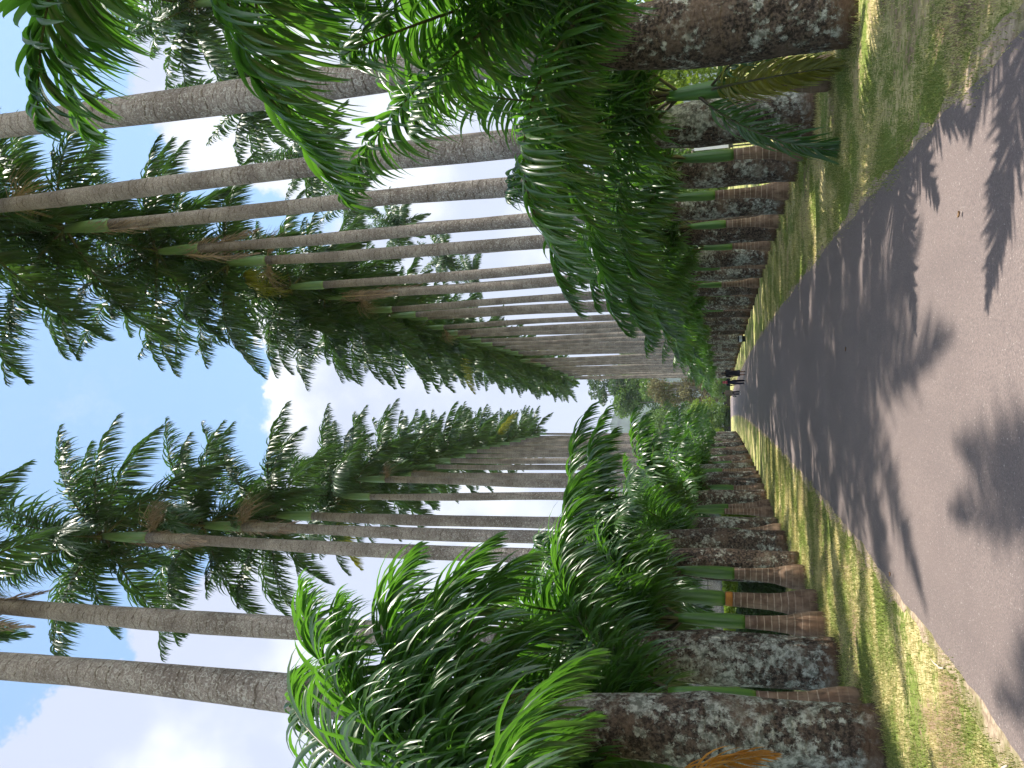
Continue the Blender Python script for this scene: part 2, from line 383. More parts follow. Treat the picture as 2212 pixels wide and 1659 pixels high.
# ------------------------------------------------------------------ the setting
def build_ground():
    X = [-1600, -400, -120, -60, -30, -16, -9, -5, -2, 2, 5, 9, 16, 30, 60, 120, 400, 1600]
    Y = [-200, -60, -20, -5, 0, 5, 10, 20, 30, 45, 60, 90, 120, 160, 220, 400, 900, 2600]
    v = [(x, y, -.012) for y in Y for x in X]; n = len(X)
    f = [(j * n + i, j * n + i + 1, (j + 1) * n + i + 1, (j + 1) * n + i) for j in range(len(Y) - 1) for i in range(n - 1)]
    tag(mesh_obj('ground', v, f, M['lawn'], smooth=False), kind='structure')
    rnd = random.Random(4)
    def strip(name, wl, wr, jit, z, mat, step=.12, y0=-12, y1=182):
        v = []; f = []; y = y0; i = 0
        ph = [rnd.uniform(0, 6.28) for _ in range(8)]
        while y < y1:
            c = curve(y)
            jl = jit * (math.sin(y * 1.7 + ph[0]) + .7 * math.sin(y * 4.1 + ph[1]) + .5 * math.sin(y * 9.7 + ph[2]) + rnd.uniform(-.7, .7)) * .5
            jr = jit * (math.sin(y * 1.3 + ph[3]) + .7 * math.sin(y * 3.7 + ph[4]) + .5 * math.sin(y * 8.7 + ph[5]) + rnd.uniform(-.7, .7)) * .5
            v += [(c - wl + jl, y, z), (c - wl * .5, y, z + .015), (c + wr * .5, y, z + .015), (c + wr + jr, y, z)]
            if i: b = i * 4; f += [(b - 4, b - 3, b + 1, b), (b - 3, b - 2, b + 2, b + 1), (b - 2, b - 1, b + 3, b + 2)]
            i += 1; y += step if y < 40 else .8
        return tag(mesh_obj(name, v, f, mat, smooth=False), kind='structure')
    strip('road_edge_soil', 2.48, 1.86, .10, -.006, M['soil'])
    strip('road', 2.33, 1.76, .035, .004, M['road'])
    # where the avenue ends a cross road runs off to both sides
    v = [(-60, 181, .0), (40, 181, .0), (40, 186, .0), (-60, 186, .0)]
    tag(mesh_obj('cross_road', v, [(0, 1, 2, 3)], M['road'], smooth=False), kind='structure')
build_ground()

def build_hill():
    rnd = random.Random(5); v = []; f = []; nx, ny = 70, 16
    for j in range(ny):
        for i in range(nx):
            x = -900 + 1800 * i / (nx - 1); t = j / (ny - 1); y = 1150 + 900 * t
            h = 178 * math.exp(-((x + 170) / 230.) ** 2) + 120 * math.exp(-((x + 520) / 220.) ** 2) + 95 * math.exp(-((x - 330) / 260.) ** 2) + 40
            h *= math.sin(math.pi * min(1, t * 1.15)) ** .8 if t < .87 else .3
            h += (rnd.uniform(-5, 5) + 6 * math.sin(x * .05) + 4 * math.sin(x * .13 + y * .02)) * (0 if t < .05 else 1)
            v.append((x, y, h - 3))
    for j in range(ny - 1):
        for i in range(nx - 1): f.append((j * nx + i, j * nx + i + 1, (j + 1) * nx + i + 1, (j + 1) * nx + i))
    tag(mesh_obj('hills', v, f, M['hill']), kind='structure')
build_hill()

def vnoise(x, y):
    return (np.sin(x * 1.7 + 1.3 * np.sin(y * 1.1)) + np.sin(y * 2.3 + 1.7 * np.sin(x * .9 + 2)) + .6 * np.sin(x * 5.1 + y * 3.3) + .5 * np.sin(y * 7.7 - x * 4.2)) / 3.1
def build_grass():
    rg = np.random.default_rng(7)
    # short turf on both verges, thinning with distance and over the bare patches
    N = 520000
    y = 2.6 + 30 * rg.random(N) ** 1.9
    side = rg.random(N) < .5
    cx = np.where(y > 10, -.0104 * np.maximum(y - 10, 0) ** 1.35, 0)
    edge = np.where(side, 1.72, -2.38) + .07 * np.sin(y * 2.1) + .05 * np.sin(y * 5.3) + rg.normal(0, .035, N)
    w = np.where(side, 4.8, 4.6)
    x = cx + edge + np.where(side, 1, -1) * w * rg.random(N)
    keep = vnoise(x * 1.3, y * .9) + rg.normal(0, .45, N) < np.where(side, -.02, .35)
    x, y = x[keep], y[keep]
    # longer uneven tufts the mower leaves round each foot, and along the road edge
    bx, by = [], []
    for (ty, tx, hh) in RT[:8] + LT[:8]:
        m = 1500 if ty < 16 else 700; a = rg.uniform(0, 6.283, m); q = (.43 if ty > 12 else .5) + np.abs(rg.normal(0, .07, m)); ok = np.sin(a * 3 + ty) + rg.normal(0, .5, m) > -.5
        bx.append((tx + curve(ty) + np.cos(a) * q)[ok]); by.append((ty + np.sin(a) * q)[ok])
    for sd_, tab in ((4.15, RY[:7]), (-4.55, LY[:9])):
        for ty in tab:
            m = 700; a = rg.uniform(0, 6.283, m); q = .22 + np.abs(rg.normal(0, .05, m)); bx.append(sd_ + curve(ty) + np.cos(a) * q); by.append(ty + np.sin(a) * q)
    nt = sum(len(q) for q in bx); x = np.concatenate([x] + bx); y = np.concatenate([y] + by); n = len(x)
    h = rg.uniform(.018, .05, n) * (1 + .5 * (rg.random(n) < .06)); h[-nt:] *= rg.uniform(1., 2.6, nt)
    a = rg.uniform(0, 6.283, n); wd = rg.uniform(.0025, .005, n) * (1 + y * .03)
    lean = rg.uniform(0, .9, n) * h; la = rg.uniform(0, 6.283, n)
    V = np.empty((n, 3, 3), np.float32)
    V[:, 0] = np.stack([x - np.cos(a) * wd, y - np.sin(a) * wd, np.full(n, -.012)], 1)
    V[:, 1] = np.stack([x + np.cos(a) * wd, y + np.sin(a) * wd, np.full(n, -.012)], 1)
    V[:, 2] = np.stack([x + np.cos(la) * lean, y + np.sin(la) * lean, h - .012], 1)
    me = bpy.data.meshes.new('grass'); me.vertices.add(n * 3); me.vertices.foreach_set('co', V.ravel())
    me.loops.add(n * 3); me.loops.foreach_set('vertex_index', np.arange(n * 3, dtype=np.int32))
    me.polygons.add(n); me.polygons.foreach_set('loop_start', np.arange(0, n * 3, 3, dtype=np.int32))
    me.polygons.foreach_set('loop_total', np.full(n, 3, np.int32)); me.materials.append(M['blade']); me.update(); me.validate()
    o = link_obj('grass', me); tag(o, 'short green and straw coloured turf on both verges beside the road', 'grass', kind='stuff')
build_grass()

# ------------------------------------------------------------------ fronds
def frond_meshes(name, L, elev0, bend, nleaf, leaflen, wid, seg, seed, droop, mat, rmat, plum=28., r0=.03, fold=True, tip=.35, side=.25, sparse=0., petiole=.12, bp=1.25):
    """one palm leaf: returns (midrib mesh, leaflet mesh); x = outward, z = up"""
    rnd = random.Random(seed); NS = 26
    pts = []; p = Vector((0, 0, 0)); sw = rnd.uniform(-1, 1) * side
    for i in range(NS + 1):
        t = i / NS; th = R(elev0 - bend * t ** bp)
        ps = sw * t
        d = Vector((math.cos(th) * math.cos(ps), math.cos(th) * math.sin(ps), math.sin(th)))
        pts.append(p.copy()); p = p + d * (L / NS)
    rib = MB(); rib.tube(pts, [r0 * (1 - .86 * (i / NS)) for i in range(NS + 1)], 5)
    def at(t):
        q = t * NS; i = min(int(q), NS - 1); return pts[i].lerp(pts[i + 1], q - i), (pts[i + 1] - pts[i]).normalized()
    V = []; F = []
    for i in range(nleaf):
        t = petiole + (1 - petiole) * (i + rnd.uniform(-.3, .3)) / nleaf; t = min(max(t, petiole), .999)
        b, T = at(t)
        horiz = Vector((-math.sin(sw * t), math.cos(sw * t), 0)); N = T.cross(horiz).normalized()
        if N.z < 0 and False: N = -N
        prof = (.45 + .55 * math.sin(math.pi * min(1, (t - petiole) / (1 - petiole) * .8 + .18))) * (1 - (1 - tip) * max(0, (t - .72) / .28) ** 1.6)
        for sgn in (-1, 1):
            if rnd.random() < sparse: continue
            l = leaflen * prof * rnd.uniform(.8, 1.1)
            a = R(68 - 46 * t ** 1.5 + rnd.uniform(-7, 7))
            pl = R(rnd.choice((-1, 0, 1)) * plum * rnd.uniform(.5, 1.1) + 10)
            out = horiz * sgn * math.cos(pl) + N * math.sin(pl) * (-1 if N.z < 0 else 1)
            d = (T * math.cos(a) + out * math.sin(a)).normalized()
            dr = droop * rnd.uniform(.6, 1.4); tw = rnd.uniform(-.55, .55) * sgn
            q = b.copy(); base = len(V); w0 = wid * rnd.uniform(.75, 1.15) * (.6 + .4 * prof)
            wv = T - d * T.dot(d)
            if wv.length < .1: wv = horiz.copy()
            wv.normalize(); wv = Matrix.Rotation(tw, 3, d) @ wv
            bl = rnd.choice((.0, .0, .0, 1.)) * rnd.uniform(0, .12)
            for s in range(seg + 1):
                u = s / seg
                w = w0 * (.42 + .58 * min(1, u * 4.5)) * (1 - u ** 2.2) if s < seg else 0.
                wv = (wv - d * wv.dot(d)).normalized()
                nn = d.cross(wv)
                if s < seg:
                    if fold: V += [q - wv * w * .5, q - nn * w * .20, q + wv * w * .5]
                    else: V += [q - wv * w * .5, q + wv * w * .5]
                else: V.append(q.copy())
                step = l / seg
                d = (d + Vector((0, 0, -1)) * dr * (1.1 + 1.6 * u) / seg + horiz * bl / seg).normalized()
                wv = Matrix.Rotation(tw * .9 / seg, 3, d) @ wv
                q = q + d * step
            m = 3 if fold else 2
            for s in range(seg):
                for c in range(m - 1):
                    if s < seg - 1: F.append((base + s * m + c, base + s * m + c + 1, base + (s + 1) * m + c + 1, base + (s + 1) * m + c))
                    else: F.append((base + s * m + c, base + s * m + c + 1, base + seg * m))
    # midrib and leaflets share one mesh, two materials
    nb = len(rib.v); verts = rib.v + [tuple(x) for x in V]; faces = rib.f + [tuple(i + nb for i in q) for q in F]
    me = bpy.data.meshes.new(name); me.from_pydata(verts, [], faces); me.materials.append(rmat); me.materials.append(mat)
    mi = [0] * len(rib.f) + [1] * len(F); me.polygons.foreach_set('material_index', mi)
    me.polygons.foreach_set('use_smooth', [True] * len(faces)); me.update(); return me

YF = {}      # young palm fronds, near quality
seed = 100
for cls, (e0, bd) in {'up': (84, 62), 'arch': (76, 92), 'arch_low': (66, 104), 'out': (52, 96), 'low': (36, 88), 'hang': (12, 80)}.items():
    YF[cls] = []
    for j in range(3):
        seed += 1
        YF[cls].append(frond_meshes('young_frond', 4.5, e0 + (j - 1) * 3, bd + (j - 1) * 7, 116, 1.0, .070, 7, seed, 1.15, M['leaf'], M['rachis'], 30, .034, True, .5, .3, petiole=.11))
YFL = {}     # the same for palms farther than 25 m
for cls, (e0, bd) in {'up': (84, 62), 'arch': (76, 92), 'arch_low': (66, 104), 'out': (52, 96), 'low': (36, 88), 'hang': (12, 80)}.items():
    YFL[cls] = []
    for j in range(2):
        seed += 1
        YFL[cls].append(frond_meshes('young_frond_far', 4.5, e0, bd + (j - 1) * 9, 62, 1.0, .10, 4, seed, 1.15, M['leaf'], M['rachis'], 30, .036, False, .5, .3, petiole=.11))
HF = {}      # tall palm crowns
for cls, (e0, bd) in {'up': (78, 40), 'mid': (56, 52), 'out': (34, 62), 'flat': (14, 60), 'low': (-6, 50), 'hang': (-28, 40)}.items():
    HF[cls] = []
    for j in range(3):
        seed += 1
        HF[cls].append(frond_meshes('high_frond', 4.3, e0, bd + (j - 1) * 8, 110, 1.0, .062, 4, seed, 1.7, M['leaf_high'], M['rachis'], 48, .045, False, .45, .3, petiole=.10))
HFL = {}
for cls, (e0, bd) in {'up': (78, 40), 'mid': (56, 52), 'out': (34, 62), 'flat': (14, 60), 'low': (-6, 50), 'hang': (-28, 40)}.items():
    HFL[cls] = []
    for j in range(2):
        seed += 1
        HFL[cls].append(frond_meshes('high_frond_far', 4.3, e0, bd + (j - 1) * 8, 60, 1.0, .13, 3, seed, 1.7, M['leaf_high'], M['rachis'], 48, .045, False, .45, .3, petiole=.10))
def remat(me, mat, rib=None):
    c = me.copy(); c.materials[1] = mat
    if rib: c.materials[0] = rib
    return c
DEAD = [frond_meshes('dead_frond', 3.4, -68 - 5 * j, 18, 80, .62, .032, 4, 300 + j, 1.5, M['leaf_dead'], M['rachis_dead'], 35, .04, False, .3, .3, petiole=.08) for j in range(3)]
SWEEP = [frond_meshes('sweeping_frond', 3.0, -30 - 8 * j, 48, 80, .72, .055, 6, 340 + j, 1.2, M['leaf'], M['rachis'], 25, .03, True, .4, .25) for j in range(2)]
YELLOW = [remat(SWEEP[0], M['leaf_yellow'])]
ORANGE = frond_meshes('dried_frond', 3.2, -18, 62, 60, .75, .045, 6, 330, 1.6, M['leaf_orange'], M['rachis_dead'], 30, .03, True, .3, .3)
HYELLOW = [remat(HF['flat'][0], M['leaf_yellow']), remat(HF['low'][1], M['leaf_yellow'])]
SPEAR = MB(); SPEAR.tube([(0, 0, 0), (.02, 0, .9), (.06, .02, 1.9), (.15, .03, 2.9)], [.05, .04, .022, .004], 6)
SPEAR_ME = SPEAR.build('spear_leaf', M['leaf_high']); spear_mesh = SPEAR_ME.data; bpy.data.objects.remove(SPEAR_ME)
def stalk_mesh(seed):
    rnd = random.Random(seed); b = MB()
    b.tube([(0, 0, 0), (.25, 0, -.05), (.5, 0, -.25)], [.035, .025, .02], 5)
    for i in range(46):
        a = rnd.uniform(-1.1, 1.1); l = rnd.uniform(.5, 1.1); p = Vector((.2 + .3 * rnd.random(), 0, -.05 - .2 * rnd.random()))
        d = Vector((math.cos(a) * .8, math.sin(a) * .8, rnd.uniform(-.6, .5))).normalized()
        q = p + d * l * .5; e = q + (d + Vector((0, 0, -1.0))).normalized() * l * .5
        b.tube([p, q, e], [.009, .007, .003], 3, False)
    o = b.build('tmp', M['stalk']); me = o.data; bpy.data.objects.remove(o); me.name = 'flower_stalk'; return me
STALKS = [stalk_mesh(i) for i in range(2)]

# ------------------------------------------------------------------ palms
def trunk_mesh(h, r, seed, nseg=30, n=18):
    rnd = random.Random(seed); b = MB(); pts = []; rad = []
    bx, by = rnd.uniform(-.12, .12), rnd.uniform(-.12, .12); a1, a2 = rnd.uniform(0, 6), rnd.uniform(0, 6)
    for i in range(nseg + 1):
        t = i / nseg; z = h * t ** 1.35
        f = 1.42 - .10 * math.cos(z * 2.2) if z < 1.2 else None
        if z < .25: rr = 1.84 - .3 * z
        elif z < 2.0: rr = 1.76 - .04 * math.sin(z * 2)
        elif z < 5.0: rr = 1.76 - .76 * ((z - 2) / 3) ** .75
        else: rr = 1.0 - .30 * ((z - 5) / max(h - 5, 1)) + .05 * math.sin(z * .8 + a1)
        rr *= 1 + rnd.uniform(-.02, .02)
        pts.append((bx * t * t * 2 + .03 * math.sin(z * .5 + a1) * min(1, z * .3), by * t * t * 2 + .03 * math.sin(z * .43 + a2) * min(1, z * .3), z - .05)); rad.append(r * rr)
    b.tube(pts, rad, n); 
    # uneven cross-section near the foot
    vs = []
    for (x, y, z) in b.v:
        i = min(range(len(pts)), key=lambda q: abs(pts[q][2] - z)); cx, cy = pts[i][0], pts[i][1]
        a = math.atan2(y - cy, x - cx); kf = .055 * max(0, 1 - z / 5.) + .01
        s = 1 + kf * (math.sin(2 * a + a1 + z * .7) + .6 * math.sin(5 * a + a2 - z * 1.3)) ; vs.append((cx + (x - cx) * s, cy + (y - cy) * s, z))
    b.v = vs
    return b, Vector(pts[-1])

ORD = ['', 'nearest', 'second', 'third', 'fourth', 'fifth', 'sixth', 'seventh', 'eighth', 'ninth', 'tenth', 'eleventh', 'twelfth', 'thirteenth', 'fourteenth', 'fifteenth', 'sixteenth', 'seventeenth', 'eighteenth', 'nineteenth', 'twentieth']
ORD += ['twenty-' + x for x in ('first', 'second', 'third', 'fourth', 'fifth', 'sixth', 'seventh', 'eighth', 'ninth')] + ['thirtieth'] + ['thirty-' + x for x in ('first', 'second', 'third', 'fourth', 'fifth', 'sixth', 'seventh', 'eighth', 'ninth')]

CR = [('up', 2), ('mid', 5), ('out', 6), ('flat', 5), ('low', 2)]
def tall_palm(x, y, h, r, label, seed, group, dead=0, stalk=0, yellow=0, lib=None, road=0., name='tall_palm'):
    rnd = random.Random(seed); far = y > 42
    lib = lib or (HFL if far else HF)
    root = empty(name, (x, y, 0)); tag(root, label, 'palm tree', group)
    root.rotation_euler = (rnd.gauss(0, .004), rnd.gauss(0, .005), 0)
    b, top = trunk_mesh(h, r, seed, 14 if far else 30, 10 if far else 18)
    b.build('trunk', M['trunk'], root)
    sh = MB(); rt = r * .70; ln = 1.75
    pr = [(rt * .98, 0), (rt * 1.12, .10), (rt * 1.14, .4), (rt * 1.0, .9), (rt * .78, 1.35), (rt * .55, ln)]
    sh.lathe(pr, 10 if far else 16)
    sh.build('crownshaft', M['shaft'], root, loc=tuple(top))
    o = top + Vector((0, 0, ln - .12)); g = rnd.uniform(0, 6.28); i = 0
    for cls, cnt in CR:
        for q in range(cnt):
            me = rnd.choice(lib[cls])
            if yellow and cls in ('low',) and q == 0: me = rnd.choice(HYELLOW)
            f = link_obj('frond', me, root, o + Vector((0, 0, rnd.uniform(-.15, .1))))
            a = g + i * 2.39996 + rnd.uniform(-.2, .2); i += 1
            f.rotation_euler = (rnd.uniform(-.12, .12), rnd.uniform(-.1, .1), a)
            s = rnd.uniform(.88, 1.1); f.scale = (s, s, s)
            if me in HYELLOW: f['label'] = 'yellowing frond'
    if not far or seed % 3 == 0:
        sp = link_obj('spear_leaf', spear_mesh, root, o); sp.rotation_euler = (rnd.uniform(-.1, .1), rnd.uniform(-.1, .1), rnd.uniform(0, 6))
    for q in range(dead):
        f = link_obj('dead_frond', DEAD[(seed + q) % 3], root, o + Vector((0, 0, -.45)))
        f.rotation_euler = (0, rnd.uniform(.1, .3), road + rnd.uniform(-.9, .9)); f['label'] = 'dry brown hanging frond'
    for q in range(stalk):
        f = link_obj('flower_stalk', STALKS[q % 2], root, top + Vector((0, 0, -.02))); f.rotation_euler = (0, 0, rnd.uniform(0, 6.28))
    return root

def young_palm(x, y, label, seed, n=10, s=1., hgt=1.45, group=None, yaws=None, extra=(), lean=0., rad=1., seq=None):
    rnd = random.Random(seed); far = y > 27; lib = YFL if far else YF
    root = empty('young_palm', (x, y, 0)); tag(root, label, 'palm tree', group)
    b = MB(); a0 = rnd.uniform(0, 6)
    rs = .235 * rad * rnd.uniform(.9, 1.12); root.rotation_euler = (rnd.gauss(0, .02), rnd.gauss(0, .02), 0)
    pr = [(rs * .98, -.05), (rs * 1.04, .08), (rs, .25), (rs * .86, .42), (rs * .66, .62), (rs * .56, .85), (rs * .50, hgt * .8), (rs * .47, hgt)]
    b.lathe(pr, 12 if far else 24); b.build('trunk', M['young_trunk'], root)
    sh = MB(); k = rs * .47; ln = 1.15 * s
    sh.lathe([(k * 1.0, 0), (k * 1.10, .06), (k * 1.16, .3), (k * 1.02, .65 * s), (k * .82, .95 * s), (k * .6, ln)], 10 if far else 18)
    sh.build('crownshaft', M['shaft_young'], root, loc=(0, 0, hgt))
    zc = hgt + ln - .12; g = rnd.uniform(0, 6.28)
    seq = seq or ['up', 'arch', 'arch_low', 'arch', 'arch_low', 'arch', 'arch_low', 'out', 'arch', 'out', 'arch_low', 'out', 'arch', 'low', 'arch_low'][:n]
    for i, cls in enumerate(seq):
        f = link_obj('frond', rnd.choice(lib[cls]), root, (0, 0, zc + rnd.uniform(-.15, .05)))
        a = g + i * 2.39996 + rnd.uniform(-.25, .25)
        if yaws and i < len(yaws): a = R(yaws[i])
        if x < 0 and not yaws and (cls != 'up' or y > 12) and i % (2 if y > 25 else 4) and math.cos(a) > .3: a = math.pi - a
        if cls == 'low' and math.cos(a) * (1 if x > 0 else -1) < .2: a += math.pi
        f.rotation_euler = (rnd.uniform(-.1, .1), rnd.uniform(-.07, .07), a)
        q = s * rnd.uniform(.9, 1.08); f.scale = (q, q, q)
    if 'orange collar' in label:
        c = MB(); c.lathe([(k * 1.03, -.13), (k * 1.06, -.10), (k * 1.05, -.03), (k * 1.02, 0)], 20); c.build('collar', M['collar'], root, loc=(0, 0, hgt - .01))
    for (nm, me, yaw, dz, sc, lab) in extra:
        f = link_obj(nm, me, root, (0, 0, zc + dz)); f.rotation_euler = (0, 0, R(yaw)); f.scale = (sc,) * 3
        if lab: f['label'] = lab
    return root

nlabel = 0
for side, tab in (('right', RT), ('left', LT)):
    for i, (y, x, h) in enumerate(tab):
        n = i + 1
        where = 'right' if side == 'right' else 'left'
        lab = 'tall grey palm, %s visible trunk from the camera in the %s row' % (ORD[max(n - 1, 1)], where)
        if n == 1: lab = 'tall royal palm rooted beside the camera on the %s, its trunk out of view' % where
        dead = 2 if (side, n) in (('right', 4), ('right', 5), ('right', 8), ('right', 9), ('right', 14), ('right', 22), ('right', 27), ('left', 3), ('left', 4), ('left', 5), ('left', 9)) else 0
        if (side, n) in (('left', 4), ('left', 5), ('right', 6)): stk = 2
        else: stk = 1 if (n * 7) % 5 == 1 and y < 60 else 0
        r = .275 if y < 12 else .225
        r *= 1 + .08 * math.sin(n * 2.3 + (side == 'left'))
        road = R(215) if side == 'right' else (R(180) if n == 3 else R(120))
        tall_palm(x + curve(y), y, h, r, lab, 1000 + n * 17 + (side == 'left') * 500, 'tall royal palms in the %s row' % where, dead, stk, n % 9 == 7, road=road)

for side, tab in (('right', RY), ('left', LY)):
    for i, y in enumerate(tab):
        x = (4.15 if side == 'right' else -4.55) + curve(y)
        if side == 'left' and i > 5: x -= .3
        n = i + 1; sc = .93 if side == 'right' else (1.08 if 12 < y < 30 else 1.0)
        lab = 'young palm, %s ringed trunk from the camera in the %s row' % (ORD[max(n - 2, 1)], side)
        if n == 1: lab = 'young palm rooted out of view whose big fronds hang in closest on the right' if side == 'right' else 'young palm with low fronds rooted nearest the camera on the left, trunk out of view'
        if n == 2: lab = 'young palm rooted out of view whose fronds droop before the nearest right trunk'
        kw = dict(n=12, s=sc, hgt=1.45 + .25 * math.sin(i * 1.9))
        if side == 'left': kw['n'] = 18; kw['hgt'] += .15 * math.sin(i * 3.1); kw['seq'] = ['up', 'arch', 'arch', 'up', 'arch_low', 'arch', 'out', 'arch_low', 'arch', 'out', 'up', 'arch', 'arch_low', 'arch', 'arch_low', 'low', 'out', 'low']
        if side == 'left' and i == 4: lab = 'young palm with orange collar under its crownshaft, third ringed trunk in the left row'; kw['rad'] = 1.25
        if side == 'left' and i in (2,): kw['rad'] = 1.15
        if side == 'left' and i == 0: kw.update(s=.95, hgt=1.2, n=9, seq=['arch_low', 'arch_low', 'out', 'out', 'low', 'arch_low', 'out', 'low', 'out'], yaws=[80, 95, 70, 110, 88, 130, 60, 100, 150])
        if side == 'left' and i == 1: kw.update(s=1.15, hgt=1.75, n=15, yaws=[58, 80, 96, 40, 110, 70, 130, 88, 52, 150, 75, 62, 240, 100, 82], seq=['up', 'up', 'arch', 'up', 'arch', 'arch', 'arch_low', 'up', 'arch', 'out', 'arch_low', 'arch_low', 'arch_low', 'low', 'out'])
        if side == 'right' and i == 0: kw.update(hgt=2.7, s=.86, yaws=[140, 158, 128, 176, 118, 205, 105, 145, 240, 60, 300, 166]); x += .1
        if side == 'right' and i == 1: kw.update(hgt=1.45, s=.88, n=10, yaws=[185, 210, 165, 228, 140, 250, 120, 195, 265, 150, 212])
        if side == 'right' and i == 2: lab = 'young palm with yellow-green frond sweeping to the ground between the two nearest right trunks'; kw['extra'] = [('yellow_frond', YELLOW[0], 255, -.5, .8, 'yellow and green drooping frond'), ('frond', SWEEP[1], 203, -.3, .95, 'dark drooping frond touching the grass'), ('frond', SWEEP[0], 285, -.5, .8, None)]
        if side == 'left' and i == 1: kw['extra'] = [('dried_frond', ORANGE, 66, -.4, .66, 'dried orange hanging frond')]; lab = 'young palm with dried orange frond at the left foot of the avenue'
        young_palm(x, y, lab, 2000 + n * 13 + (side == 'left') * 700, group='young palms between the tall ones in the %s row' % side, **kw)

# a second line of palms stands behind the right-hand row
for i, (x, y, h) in enumerate([(15.5, 28, 21), (15.2, 37, 24), (15, 48, 27), (14.5, 58, 29), (14, 70, 30), (13.5, 86, 31), (13, 102, 33)]):
    tall_palm(x, y, h, .25, 'tall palm %s in the rear line behind the right row, counted from the camera' % ORD[i + 1], 5100 + i * 31, 'palms of the rear line on the right', lib=HFL)

# ------------------------------------------------------------------ broad-leaved trees, shrubs, hedges
def leaf_cloud(blobs, n, size, seed, shell=.55):
    rg = np.random.default_rng(seed); bl = np.array(blobs, float); vol = (bl[:, 3] ** 2) * (bl[:, 4]); vol /= vol.sum()
    idx = rg.choice(len(bl), n, p=vol); d = rg.normal(size=(n, 3)); d /= np.linalg.norm(d, axis=1)[:, None]
    rr = (shell + (1 - shell) * rg.random(n) ** .5) * (1 + .10 * rg.normal(size=n))
    p = bl[idx, :3] + d * rr[:, None] * np.stack([bl[idx, 3], bl[idx, 3], bl[idx, 4]], 1)
    a = rg.normal(size=(n, 3)) + d * .6; a /= np.linalg.norm(a, axis=1)[:, None]
    t = rg.normal(size=(n, 3)); u = np.cross(a, t); u /= np.linalg.norm(u, axis=1)[:, None]; w = np.cross(a, u)
    s = size * rg.uniform(.6, 1.3, n)[:, None]
    q = np.stack([p - u * s, p - w * s * .45, p + u * s, p + w * s * .45], 1)
    return q
def cloud_mesh(name, q, mat, parent=None, loc=None):
    n = len(q); me = bpy.data.meshes.new(name); me.vertices.add(n * 4); me.vertices.foreach_set('co', q.astype(np.float32).ravel())
    me.loops.add(n * 4); me.loops.foreach_set('vertex_index', np.arange(n * 4, dtype=np.int32)); me.polygons.add(n)
    me.polygons.foreach_set('loop_start', np.arange(0, n * 4, 4, dtype=np.int32)); me.polygons.foreach_set('loop_total', np.full(n, 4, np.int32))
    me.materials.append(mat); me.update(); me.validate(); return link_obj(name, me, parent, loc)
def blob_set(rnd, cx, cy, cz, rx, rz, n, r0):
    out = []
    for i in range(n):
        a = rnd.uniform(0, 6.28); q = rnd.random() ** .5; zz = rnd.uniform(-1, 1)
        k = math.sqrt(max(0, 1 - zz * zz)); out.append((cx + math.cos(a) * rx * q * k, cy + math.sin(a) * rx * q * k, cz + zz * rz, r0 * rnd.uniform(.6, 1.2), r0 * rnd.uniform(.5, .9)))
    return out
def broad_tree(x, y, h, rx, label, seed, mat, n=7000, leaf=.3, trunk=True, group=None, name='broadleaf_tree', cat='tree', low=.38, nb=22):
    rnd = random.Random(seed); root = empty(name, (x, y, 0)); tag(root, label, cat, group)
    cz = h * (low + (1 - low) / 2); rz = h * (1 - low) / 2
    bl = blob_set(rnd, 0, 0, cz, rx * .8, rz * .85, nb, rx * .36)
    if trunk:
        b = MB(); tr = h * .022
        b.tube([(0, 0, -.1), (.1, 0, h * .2), (0, .15, h * .42), (.1, 0, h * .7)], [tr * 1.3, tr, tr * .8, tr * .4], 10)
        for q in bl[:9]:
            z0 = h * rnd.uniform(.25, .5); b.tube([(0, 0, z0), (q[0] * .5, q[1] * .5, (z0 + q[2]) / 2 + .3), (q[0], q[1], q[2])], [tr * .5, tr * .3, tr * .12], 6)
        b.build('trunk', M['bark'], root)
    cloud_mesh('crown', leaf_cloud(bl, n, leaf, seed), mat, root)
    return root
# end of the avenue, from the clear gap leftwards
broad_tree(-17.0, 196, 23, 8.5, 'dense dark green tree with lime leaf tips left of the gap at the avenue end', 61, M['broad'], 11000, .34, low=.02)
broad_tree(-13.5, 189, 9, 5.5, 'bright green low tree right behind the end of the road', 62, M['broad_lime'], 7000, .26, low=0.)
broad_tree(-7, 200, 20, 7.5, 'pale dry brownish tree at the far end of the avenue', 63, M['broad_dry'], 6000, .32, low=.05)
broad_tree(-10.5, 212, 30, 9.5, 'tall green tree with drooping rounded crown behind the far trees', 64, M['broad'], 10000, .38, low=.42)
broad_tree(-6.5, 216, 40, 6.5, 'tallest open crowned tree standing against the sky at the avenue end', 65, M['broad_dark'], 5200, .36, low=.62, nb=13)
broad_tree(2, 205, 30, 9, 'large green tree behind the last palms of the right row', 66, M['broad'], 9000, .4, low=.2)
broad_tree(-27, 200, 16, 8, 'dark green tree behind the last palms of the left row', 67, M['broad_dark'], 7000, .4, low=.05)
broad_tree(-19.5, 186, 5, 4.5, 'low lime green bush beside the dark kerb wall at the road end', 68, M['broad_lime'], 4500, .22, False, name='bush', cat='bush', low=0.)
broad_tree(-12.5, 187.2, 6.5, 4.2, 'rounded mid green bush at the road end between the lime bush and the road', 70, M['broad'], 5200, .22, False, name='bush', cat='bush', low=0.)
broad_tree(-6, 186, 5, 4.2, 'green bush at the road end behind the walking people', 69, M['broad'], 4500, .22, False, name='bush', cat='bush', low=0.)
